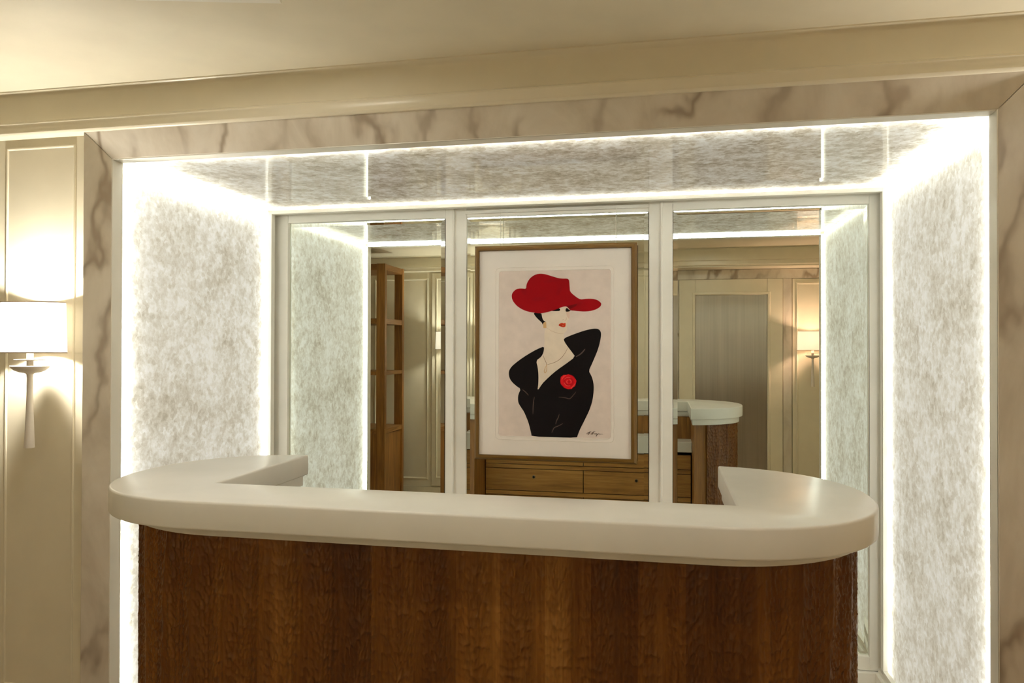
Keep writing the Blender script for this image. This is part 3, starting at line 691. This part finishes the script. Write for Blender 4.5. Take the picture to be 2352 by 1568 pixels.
def ink(P, key, soft=1):
    lay[0] += 1
    P = smoothpoly(P, soft)
    y = YS - 0.00004 * lay[0] - 0.00008
    f = bm.faces.new([bm.verts.new((x, y, z)) for x, z in P])
    f.material_index = akeys.index(key)
def stroke(P, w, key):
    lay[0] += 1
    for _ in range(2):
        Q = [P[0]]
        for (xa, za), (xb, zb) in zip(P, P[1:]):
            Q += [(xa * 0.75 + xb * 0.25, za * 0.75 + zb * 0.25), (xa * 0.25 + xb * 0.75, za * 0.25 + zb * 0.75)]
        P = Q + [P[-1]]
    y = YS - 0.00004 * lay[0] - 0.00008
    n = len(P)
    L, R_ = [], []
    for i, (x, z) in enumerate(P):
        a, b = P[max(0, i - 1)], P[min(n - 1, i + 1)]
        d = math.hypot(b[0] - a[0], b[1] - a[1]) or 1
        nx, nz = -(b[1] - a[1]) / d, (b[0] - a[0]) / d
        ww = w * (0.35 + 0.65 * math.sin(math.pi * (i + 0.5) / n))
        L.append(bm.verts.new((x + nx * ww, y, z + nz * ww)))
        R_.append(bm.verts.new((x - nx * ww, y, z - nz * ww)))
    for i in range(n - 1):
        f = bm.faces.new((L[i], L[i + 1], R_[i + 1], R_[i]))
        f.material_index = akeys.index(key)
ink(rrect(II[0] + 0.003, II[1] - 0.003, II[2] + 0.003, II[3] - 0.003, 0.013), 'paper', 0)
ink(SH['skin'], 'skin'); ink(SH['neck'], 'skin'); ink(SH['noseshade'], 'blush')
ink(SH['noseline'], 'skin2'); ink(SH['nostril'], 'line')
stroke(ST['chin'][0], ST['chin'][1], 'skin2')
ink(SH['hair'], 'black'); ink(SH['earring'], 'gold', 0); ink(SH['eyeL'], 'black'); ink(SH['eyeR'], 'black')
ink(SH['lips'], 'lip'); ink(SH['lipline'], 'dlip'); ink(SH['liphi'], 'hilip')
for kx in ('chain', 'chain2'):
    stroke(ST[kx][0], ST[kx][1], 'line')
stroke(ST['pend'][0], ST['pend'][1], 'gold')
ink(SH['coat'], 'black')
for i in range(1, 7):
    stroke(ST['fold%d' % i][0], ST['fold%d' % i][1], 'fold')
ink(SH['rose'], 'rose', 0); ink(SH['rose2'], 'drose'); ink(SH['rose3'], 'rose'); ink(SH['rose4'], 'drose')
rx = sum(p_[0] for p_ in SH['rose']) / len(SH['rose'])
rz = sum(p_[1] for p_ in SH['rose']) / len(SH['rose'])
for r_, a0_, a1_, kx in ((0.0335, 20, 75, 'drose'), (0.032, 110, 165, 'lrose'), (0.033, 200, 255, 'drose'), (0.031, 290, 345, 'lrose'),
                         (0.021, 60, 150, 'lrose'), (0.020, 190, 300, 'lrose'), (0.013, 330, 430, 'lrose'), (0.008, 100, 250, 'lrose')):
    stroke([(rx + r_ * math.cos(math.radians(a_)), rz + r_ * math.sin(math.radians(a_))) for a_ in np.linspace(a0_, a1_, 5)], 0.0016, kx)
ink(SH['hat'], 'red'); ink(SH['hat_under'], 'dred'); ink(SH['hat_under2'], 'ddred')
for i in range(1, 5):
    ink(SH['hat_dent%d' % i], 'dred', 2)
for i in range(1, 7):
    stroke(ST['sig%d' % i][0], ST['sig%d' % i][1], 'ink')
obj('printed_sheet', bm, amats, pr)
for xw in (-0.7645, -0.2115):
    bm = bmesh.new()
    tube(bm, [(xw, YF - 0.008, 2.205), (xw, YF - 0.010, 2.10), (xw, YP + 0.048, 1.96)], 0.0011, 6)
    obj('hanging_wire', bm, M['wire'], pr)

# ------------------------------------------------------------------ reception counter
ZTOP, ZSL, ZTR = 1.180, 1.111, 1.086
XI0, XI1, YI = -1.188, 0.172, 1.802        # inner edges of the worktop
def arc(cx, cy, ax, ay, a0, a1, n, p):
    out = []
    for i in range(n + 1):
        t_ = math.radians(a0 + (a1 - a0) * i / n)
        c, s = math.cos(t_), math.sin(t_)
        out.append((cx + ax * math.copysign(abs(c) ** (2 / p), c), cy + ay * math.copysign(abs(s) ** (2 / p), s)))
    return out
def outline(L, Rr_, xi0, xi1, n=36):
    """left wing back end, round the left end, along the front, round the right end, right wing back end"""
    p = [q for q in arc(*L[:4], 90, 270, n, L[4]) if not (q[0] > xi0 and q[1] > L[1])]
    yl = L[1] + L[3] * max(0.0, 1 - abs((xi0 - L[0]) / L[2]) ** L[4]) ** (1 / L[4])
    yr = Rr_[1] + Rr_[3] * max(0.0, 1 - abs((xi1 - Rr_[0]) / Rr_[2]) ** Rr_[4]) ** (1 / Rr_[4])
    q_ = [q for q in arc(*Rr_[:4], -90, 90, n, Rr_[4]) if not (q[0] < xi1 and q[1] > Rr_[1])]
    return [(xi0, yl)] + p + q_ + [(xi1, yr)]
SL_L, SL_R = (-1.110, 1.956, 0.412, 0.383, 2.25), (0.105, 1.984, 0.407, 0.409, 2.15)
WD_L, WD_R = (-1.110, 1.990, 0.386, 0.326, 2.0), (0.105, 2.018, 0.374, 0.352, 2.0)

ct = thing('countertop', 'white solid surface worktop with rounded ends on the oak reception counter', 'countertop', (-0.5, 1.8, ZSL))
o_ = outline(SL_L, SL_R, XI0, XI1)
bm = bmesh.new()
prism(bm, o_ + [(XI1, YI), (XI0, YI)], 'z', ZSL, ZTOP, 0.006, 3)
obj('slab', bm, M['solid'], ct, smooth=True)
def grow(T, d):
    return (T[0], T[1], T[2] + d, T[3] + d, T[4])
o_ = outline(grow(WD_L, 0.010), grow(WD_R, 0.010), XI0 - 0.010, XI1 + 0.010)
bm = bmesh.new()
prism(bm, o_ + [(XI1 + 0.010, YI - 0.010), (XI0 - 0.010, YI - 0.010)], 'z', ZTR - 0.010, ZSL - 0.0005, 0.003, 2)
obj('under_rim', bm, M['solid'], ct, smooth=True)

rc = thing('reception_counter', 'dark carved oak reception counter in front of the bright niche', 'counter', (-0.5, 1.8, 0))
o_ = outline(grow(WD_L, -0.018), grow(WD_R, -0.018), XI0 - 0.022, XI1 + 0.022, 24)
bm = bmesh.new()
prism(bm, o_ + [(XI1 + 0.022, YI + 0.018), (XI0 - 0.022, YI + 0.018)], 'z', 0.0, ZTR - 0.0105)
obj('carcass', bm, M['oak_v'], rc)

# carved face: shallow flutes covered with gouge marks, modelled as real relief
face = outline(WD_L, WD_R, XI0 - 0.10, XI1 + 0.10, 90)
P = np.array(face)
seg = np.hypot(*(P[1:] - P[:-1]).T)
cum = np.concatenate([[0], np.cumsum(seg)])
us = np.arange(0, cum[-1], 0.0029)
px_ = np.interp(us, cum, P[:, 0])
py_ = np.interp(us, cum, P[:, 1])
tx, ty = np.gradient(px_), np.gradient(py_)
ln = np.hypot(tx, ty)
kern = np.ones(9) / 9
nx_, ny_ = ty / ln, -tx / ln
cen = np.array([-0.5, 1.97])
sgn = np.sign(np.median(nx_ * (px_ - cen[0]) + ny_ * (py_ - cen[1])))
nx_, ny_ = nx_ * sgn, ny_ * sgn
zs = np.concatenate([np.arange(0, 0.40, 0.03), np.arange(0.40, ZTR - 0.013, 0.0030), [ZTR - 0.011]])
Ug, Zg = np.meshgrid(us, zs, indexing='ij')
def gouge(U, V, a, b, seed):
    r = np.random.default_rng(seed)
    nu, nv = int(U.max() / a) + 6, int(V.max() / b) + 6
    ju, jv = r.uniform(-0.26, 0.26, (nu, nv)), r.uniform(-0.30, 0.30, (nu, nv))
    jd = r.uniform(0.0, 0.16, (nu, nv))
    iu = np.floor(U / a).astype(int) + 2
    best = np.full(U.shape, 9.0)
    tilt = np.zeros(U.shape)
    for du in (-1, 0, 1):
        cu = iu + du
        cu = np.clip(cu, 0, nu - 1)
        off = 0.5 * (cu % 2)
        iv = np.floor(V / b - off).astype(int) + 2
        for dv in (-1, 0, 1):
            cv = np.clip(iv + dv, 0, nv - 1)
            du_ = (U / a) - (cu - 2 + 0.5 + ju[cu, cv])
            dv_ = (V / b) - (cv - 2 + 0.5 + off + jv[cu, cv])
            q_ = du_ ** 2 + 0.6 * dv_ ** 2 + jd[cu, cv]
            tilt = np.where(q_ < best, dv_, tilt)
            best = np.minimum(best, q_)
    return best, tilt
FW = 0.098
wob = 0.010 * np.sin(Zg * 6.3 + np.floor(Ug / 0.37) * 1.7) + 0.004 * np.sin(Zg * 21 + Ug * 9)
tt = ((Ug + wob) / FW) % 1.0
flute = -0.0110 * (1 - np.abs(2 * tt - 1) ** 2.0)
sl = Zg - 0.45 * (np.abs(2 * tt - 1)) * FW          # the rows of gouge marks rise towards each ridge
gg, tl = gouge(Ug, sl, 0.0135, 0.021, 5)
amp = 0.0105 * np.clip(1.1 - np.abs(2 * tt - 1) ** 5, 0.12, 1)
D = flute + amp * (1.05 * np.clip(gg, 0, 1.1) - 0.24 * tl)
Xg = px_[:, None] + nx_[:, None] * D
Yg = py_[:, None] + ny_[:, None] * D
nu, nz = Ug.shape
verts = np.stack([Xg, Yg, Zg], -1).reshape(-1, 3)
ii = (np.arange(nu - 1)[:, None] * nz + np.arange(nz - 1)[None, :]).ravel()
quads = np.stack([ii, ii + nz, ii + nz + 1, ii + 1], -1)
me = bpy.data.meshes.new('carved_face')
me.vertices.add(len(verts)); me.vertices.foreach_set('co', verts.ravel())
me.loops.add(quads.size); me.loops.foreach_set('vertex_index', quads.ravel())
me.polygons.add(len(quads)); me.polygons.foreach_set('loop_start', np.arange(0, quads.size, 4))
me.polygons.foreach_set('loop_total', np.full(len(quads), 4))
uvl = me.uv_layers.new(name='UVMap')
UV = np.stack([Ug.ravel(), Zg.ravel()], -1)[quads.ravel()]
uvl.data.foreach_set('uv', UV.ravel())
me.update(calc_edges=True); me.validate()
me.shade_smooth()
me.materials.append(M['carved'])
cf = bpy.data.objects.new('carved_face', me)
COL.objects.link(cf)
cf.parent = rc
cf.matrix_parent_inverse = Matrix.Translation(-Vector(rc.location))

# staff side: drawers under the low desk
YD = 1.992
bm = bmesh.new()
box(bm, XI0 - 0.021, XI1 + 0.021, YI + 0.019, YD - 0.022, 0.0, 0.838)
obj('drawer_case', bm, M['black'], rc)
XM = -0.523
rows = [(0.742, 0.838), (0.560, 0.7125), (0.375, 0.528), (0.06, 0.343)]
for ri, (za, zb) in enumerate(rows):
    for xa, xb in ((XI0 - 0.014, XM - 0.0025), (XM + 0.0025, XI1 + 0.014)):
        d = obj('drawer', B(xa, xb, YD - 0.02, YD, za + 0.002, zb - 0.002, 0.0008), M['oak_x'], rc)
        if ri:
            xc, zc = (xa + xb) / 2, zb - 0.055
            bm = bmesh.new()
            prof = [(0.0065, YD + 0.0005), (0.0075, YD + 0.004), (0.0105, YD + 0.004), (0.0118, YD + 0.0025), (0.0118, YD - 0.0005), (0.0065, YD - 0.0005)]
            n = 24
            rg = [[bm.verts.new((xc + r * math.cos(2 * math.pi * i / n), y, zc + r * math.sin(2 * math.pi * i / n))) for i in range(n)] for r, y in prof]
            for a, b in zip(rg, rg[1:]):
                for i in range(n):
                    bm.faces.new((a[i], a[(i + 1) % n], b[(i + 1) % n], b[i]))
            lk = obj('lock_ring', bm, M['chrome'], d, smooth=True)
            d2 = obj('keyhole', B(xc - 0.0066, xc + 0.0066, YD - 0.0004, YD + 0.0008, zc - 0.0066, zc + 0.0066, 0.0003), M['black'], d)
for za, zb in ((0.7145, 0.740), (0.530, 0.558), (0.345, 0.373)):
    obj('drawer_rail', B(XI0 - 0.014, XI1 + 0.014, YD - 0.02, YD + 0.001, za, zb, 0.0008), M['oak_x'], rc)
obj('plinth', B(XI0 - 0.02, XI1 + 0.02, YD - 0.06, YD - 0.03, 0.0, 0.058), M['oak_x'], rc)

dk = thing('staff_desk', 'low white staff desk on the drawers behind the counter, seen in the mirror', 'desk', (-0.5, 1.9, 0.842))
obj('desk_top', B(XI0 - 0.0215, XI1 + 0.0215, YI + 0.0185, 2.005, 0.858, 0.926, 0.003), M['solid'], dk)
obj('raised_pad', B(-1.13, -0.035, YI + 0.03, 2.007, 0.842, 0.956, 0.004), M['solid'], dk)

# ------------------------------------------------------------------ oak shelf unit across the room (seen in the left mirror)
ex1, ey0, ey1, ez = -2.500, 0.075, 0.590, 2.318
ex0 = -3.62
pw = 0.082
et = thing('shelf_unit', 'tall open oak shelf unit against the far wall, seen in the left mirror', 'shelf', (-3.0, 0.33, 0))
for x in (ex0, ex1 - pw):
    for y in (ey0, ey1 - pw * 0.6):
        obj('post', B(x, x + pw, y, y + pw * 0.6, 0, ez, 0.002), M['oak_v'], et)
obj('top_board', B(ex0 + 0.004, ex1 - 0.004, ey0 + 0.004, ey1 - 0.004, ez - 0.058, ez - 0.002, 0.002), M['oak_y'], et)
for za, zb in ((1.762, 1.812), (1.288, 1.322), (0.745, 0.788)):
    obj('shelf_board', B(ex0 + 0.004, ex1 - 0.004, ey0 + 0.004, ey1 - 0.004, za, zb, 0.002), M['oak_y'], et)
bm = bmesh.new()
box(bm, ex0 + 0.01, ex1 - 0.016, ey0 + 0.01, ey1 - 0.014, 0.06, 0.744)
obj('cupboard', bm, M['oak_v'], et)

# ------------------------------------------------------------------ far side of the room
wr = tag(obj('wall_rear', B(RXL, XREC, -0.45, YFAR, 0, ZC), M['paint']), 'cream panelled wall across the room, seen in the mirrors', 'wall', kind='structure')
bm = bmesh.new()
for x0, x1 in ((-3.60, -2.98), (-2.92, -2.335)):
    moulding(bm, x0, x1, 0.20, 2.25, YFAR, side=1, w=0.02, h=0.012)
obj('wall_moulding', bm, M['paint'], wr)
for x0, x1 in ((-2.295, -1.868), (-1.850, -1.440), (-1.425, -0.75), (-0.735, -0.06)):
    obj('raised_panel', B(x0, x1, YFAR, YFAR + 0.02, 0.14, 2.295, 0.004), M['paint'], wr)
    bm = bmesh.new()
    moulding(bm, x0 + 0.045, x1 - 0.045, 0.22, 2.25, YFAR + 0.02, side=1, w=0.016, h=0.010)
    obj('wall_moulding', bm, M['paint'], wr)
tag(obj('baseboard_rear', B(RXL, XREC, YFAR, YFAR + 0.024, 0, 0.13, 0.004), M['paint']), 'cream baseboard along the wall across the room', 'baseboard', kind='structure')
bm = bmesh.new()
prism(bm, [(y, z) for y, z in cornice_profile(YFAR, -1)], 'x', RXL, XREC)
tag(obj('trim_5', bm, M['paint'], smooth=True), 'cream cornice along the wall across the room', 'cornice', kind='structure')

# recess with the metal door
tag(obj('wall_recess', B(XREC, RXR, -0.60, YREC, 0, ZC), M['paint']), 'cream wall of the recess around the metal door, seen in the right mirror', 'wall', kind='structure')
bm = bmesh.new()
prism(bm, [(YREC, 2.300), (-0.100, 2.300), (-0.100, 2.313), (-0.072, 2.313), (-0.066, 2.32), (-0.066, 2.352), (-0.072, 2.36), (-0.084, 2.363), (-0.084, 2.468), (-0.07, ZC), (YREC, ZC)], 'x', XREC, RXR)
tag(obj('trim_6', bm, M['paint'], smooth=True), 'dropped soffit and cornice above the metal door', 'cornice', kind='structure')
md = thing('trim_7', 'veined marble surround of the metal door, seen in the right mirror', 'marble surround', (0.6, YREC, 0), kind='structure')
obj('marble_header', B(0.075, RXR, YREC, YREC + 0.022, 2.208, 2.298, 0.002), M['marble'], md)
obj('marble_jamb', B(0.075, 0.160, YREC, YREC + 0.022, 0, 2.2075, 0.002), M['marble'], md)
obj('marble_jamb', B(1.122, 1.200, YREC, YREC + 0.022, 0, 2.2075, 0.002), M['marble'], md)
dr = thing('door_1', 'cream door with a tall brushed metal panel, seen in the right mirror', 'door', (0.64, YREC, 0), kind='structure')
bm = bmesh.new()
frame_rect(bm, 0.163, 1.119, 0.004, 2.206, 0.315, 0.978, 0.25, 2.055, YREC, YREC + 0.03, 0.003)
obj('door_leaf', bm, M['paint'], dr)
bm = bmesh.new()
moulding(bm, 0.288, 1.005, 0.223, 2.082, YREC + 0.03, side=1, w=0.026, h=0.010)
obj('panel_moulding', bm, M['paint'], dr, smooth=True)
obj('metal_panel', B(0.316, 0.977, YREC + 0.008, YREC + 0.014, 0.251, 2.054), M['steel'], dr)
rp = thing('wall_panel', 'raised cream wall panel beside the metal door holding the warm sconce', 'wall panel', (1.5, YREC, 0), kind='structure')
obj('raised_board', B(1.206, 1.60, YREC, YREC + 0.016, 0.14, 2.204, 0.004), M['paint'], rp)
bm = bmesh.new()
moulding(bm, 1.238, 1.565, 0.22, 2.165, YREC + 0.016, side=1, w=0.018, h=0.010)
obj('panel_moulding', bm, M['paint'], rp)

# ------------------------------------------------------------------ wall sconces
SH_Z0, SH_Z1 = 1.527, 1.703
def make_sconce():
    r = bpy.data.objects.new('wall_sconce', None)
    COL.objects.link(r)
    ya = -0.085                                  # lamp axis in front of the wall
    ax, ay = 0.138, 0.074
    bm = bmesh.new()
    n = 72
    ring = lambda k_, z: [bm.verts.new((ax * k_ * math.cos(2 * math.pi * i / n), ya + ay * k_ * math.sin(2 * math.pi * i / n), z)) for i in range(n)]
    lo, hi = ring(1.0, SH_Z0), ring(0.955, SH_Z1)
    for i in range(n):
        bm.faces.new((lo[i], lo[(i + 1) % n], hi[(i + 1) % n], hi[i]))
    obj('lamp_shade', bm, M['shade'], r, smooth=True)
    for k_, z in ((1.0, SH_Z0), (0.955, SH_Z1)):
        bm = bmesh.new()
        pr_ = [(1.004, z - 0.0016), (1.004, z + 0.0016), (0.994, z + 0.0016), (0.994, z - 0.0016)]
        rg = [[bm.verts.new((ax * k_ * q * math.cos(2 * math.pi * i / n), ya + ay * k_ * q * math.sin(2 * math.pi * i / n), zz)) for i in range(n)] for q, zz in pr_]
        for a, b in zip(rg, rg[1:] + rg[:1]):
            for i in range(n):
                bm.faces.new((a[i], a[(i + 1) % n], b[(i + 1) % n], b[i]))
        obj('shade_edging', bm, M['rim'], r)
    bm = bmesh.new()
    lathe(bm, [(0.002, 1.453), (0.014, 1.4535), (0.036, 1.457), (0.052, 1.464), (0.0625, 1.473), (0.066, 1.479), (0.064, 1.4805), (0.03, 1.4795), (0.002, 1.479)], 0, ya, 48, sy=0.85)
    obj('dish', bm, M['plaster'], r, smooth=True)
    bm = bmesh.new()
    lathe(bm, [(0.002, 1.4975), (0.050, 1.499), (0.0525, 1.501), (0.052, 1.503), (0.002, 1.5035)], 0, ya, 48, sy=0.85)
    obj('drip_disc', bm, M['plaster'], r, smooth=True)
    bm = bmesh.new()
    lathe(bm, [(0.011, 1.478), (0.011, 1.60)], 0, ya, 20)
    obj('candle_tube', bm, M['plaster'], r, smooth=True)
    bm = bmesh.new()
    lathe(bm, [(0.0165, 1.190), (0.0172, 1.193), (0.0160, 1.22), (0.0125, 1.30), (0.0100, 1.38), (0.0096, 1.44), (0.0115, 1.451), (0.019, 1.4545)], 0, ya, 28)
    obj('stem', bm, M['plaster'], r, smooth=True)
    obj('wall_bracket', B(-0.006, 0.006, ya + 0.004, 0.0, 1.560, 1.572, 0.002), M['plaster'], r)
    bm = bmesh.new()
    lathe(bm, [(0.005, 1.60), (0.020, 1.606), (0.028, 1.625), (0.024, 1.645), (0.006, 1.660)], 0, ya, 20)
    obj('bulb', bm, M['bulb'], r, smooth=True)
    return r
M['bulb'] = emit('warm_bulb', WARM, BULB)
M['bulb_peach'] = emit('peach_bulb', (1.0, 0.62, 0.44), BULB * 0.55)
M['bulb_far'] = emit('dimmed_bulb', WARM, BULB * 0.5)
sconce = make_sconce()
def copy_tree(o, parent=None):
    c = o.copy()
    COL.objects.link(c)
    c.parent = parent
    for ch in list(o.children):
        copy_tree(ch, c)
    return c
SP = [(-2.195, YW, 0, 'white shaded wall sconce left of the marble frame'),
      (1.640, YW, 0, 'white shaded wall sconce added out of view, well right of the marble frame'),  # unseen sconce, added to light the right side and the metal door
      (-2.090, YFAR + 0.02, 180, 'wall sconce beside the oak shelf unit, at the edge of the left mirror'),
      (-1.645, YFAR + 0.02, 180, 'wall sconce across the room hidden behind the framed print'),
      (1.370, YREC + 0.016, 180, 'wall sconce in peach light beside the metal door, seen in the right mirror')]
for i, (x, y, rot, lab) in enumerate(SP):
    o = sconce if i == 0 else copy_tree(sconce)
    o.location = (x, y, 0)
    o.rotation_euler = (0, 0, math.radians(rot))
    tag(o, lab, 'sconce', 'white shaded wall sconces')
    if i >= 2:
        for ch in o.children:
            if ch.name.startswith('bulb'):
                ch.data = ch.data.copy()
                ch.data.materials[0] = M['bulb_peach'] if i == 4 else M['bulb_far']

# ------------------------------------------------------------------ recessed ceiling lamps
def ceiling_lamp(x, y, rot, lab):
    t = thing('recessed_ceiling_lamp', lab, 'ceiling light', (0, 0, 0), 'recessed lamps in the cream ceiling')
    w, d = 0.19, 0.125
    bm = bmesh.new()
    for sx0, sx1, sy0, sy1 in ((-w, w, -d, -d + 0.028), (-w, w, d - 0.028, d), (-w, -w + 0.03, -d + 0.028, d - 0.028), (w - 0.03, w, -d + 0.028, d - 0.028), (-0.014, 0.014, -d + 0.028, d - 0.028)):
        box(bm, sx0, sx1, sy0, sy1, -0.010, 0.0)
    obj('lamp_bezel', bm, M['frame'], t)
    for s in (-1, 1):
        bm = bmesh.new()
        lathe(bm, [(0.002, -0.0035), (0.052, -0.0035), (0.052, -0.0005), (0.002, -0.0005)], s * 0.088, 0, 32)
        obj('lamp_lens', bm, M['lampglass'], t)
    t.location = (x, y, ZC)
    t.rotation_euler = (0, 0, math.radians(rot))
    return t
ceiling_lamp(-1.150, 1.627, 14, 'recessed ceiling lamp at the top edge of the photo, left of centre')
ceiling_lamp(0.45, 0.80, 0, 'unseen recessed lamp added as fill light in front of the right end of the counter')  # added fill lamp out of view, lights the carved front from above
ceiling_lamp(-0.75, 0.80, 0, 'unseen recessed lamp added as fill light in front of the middle of the counter')  # second added fill lamp, also out of view
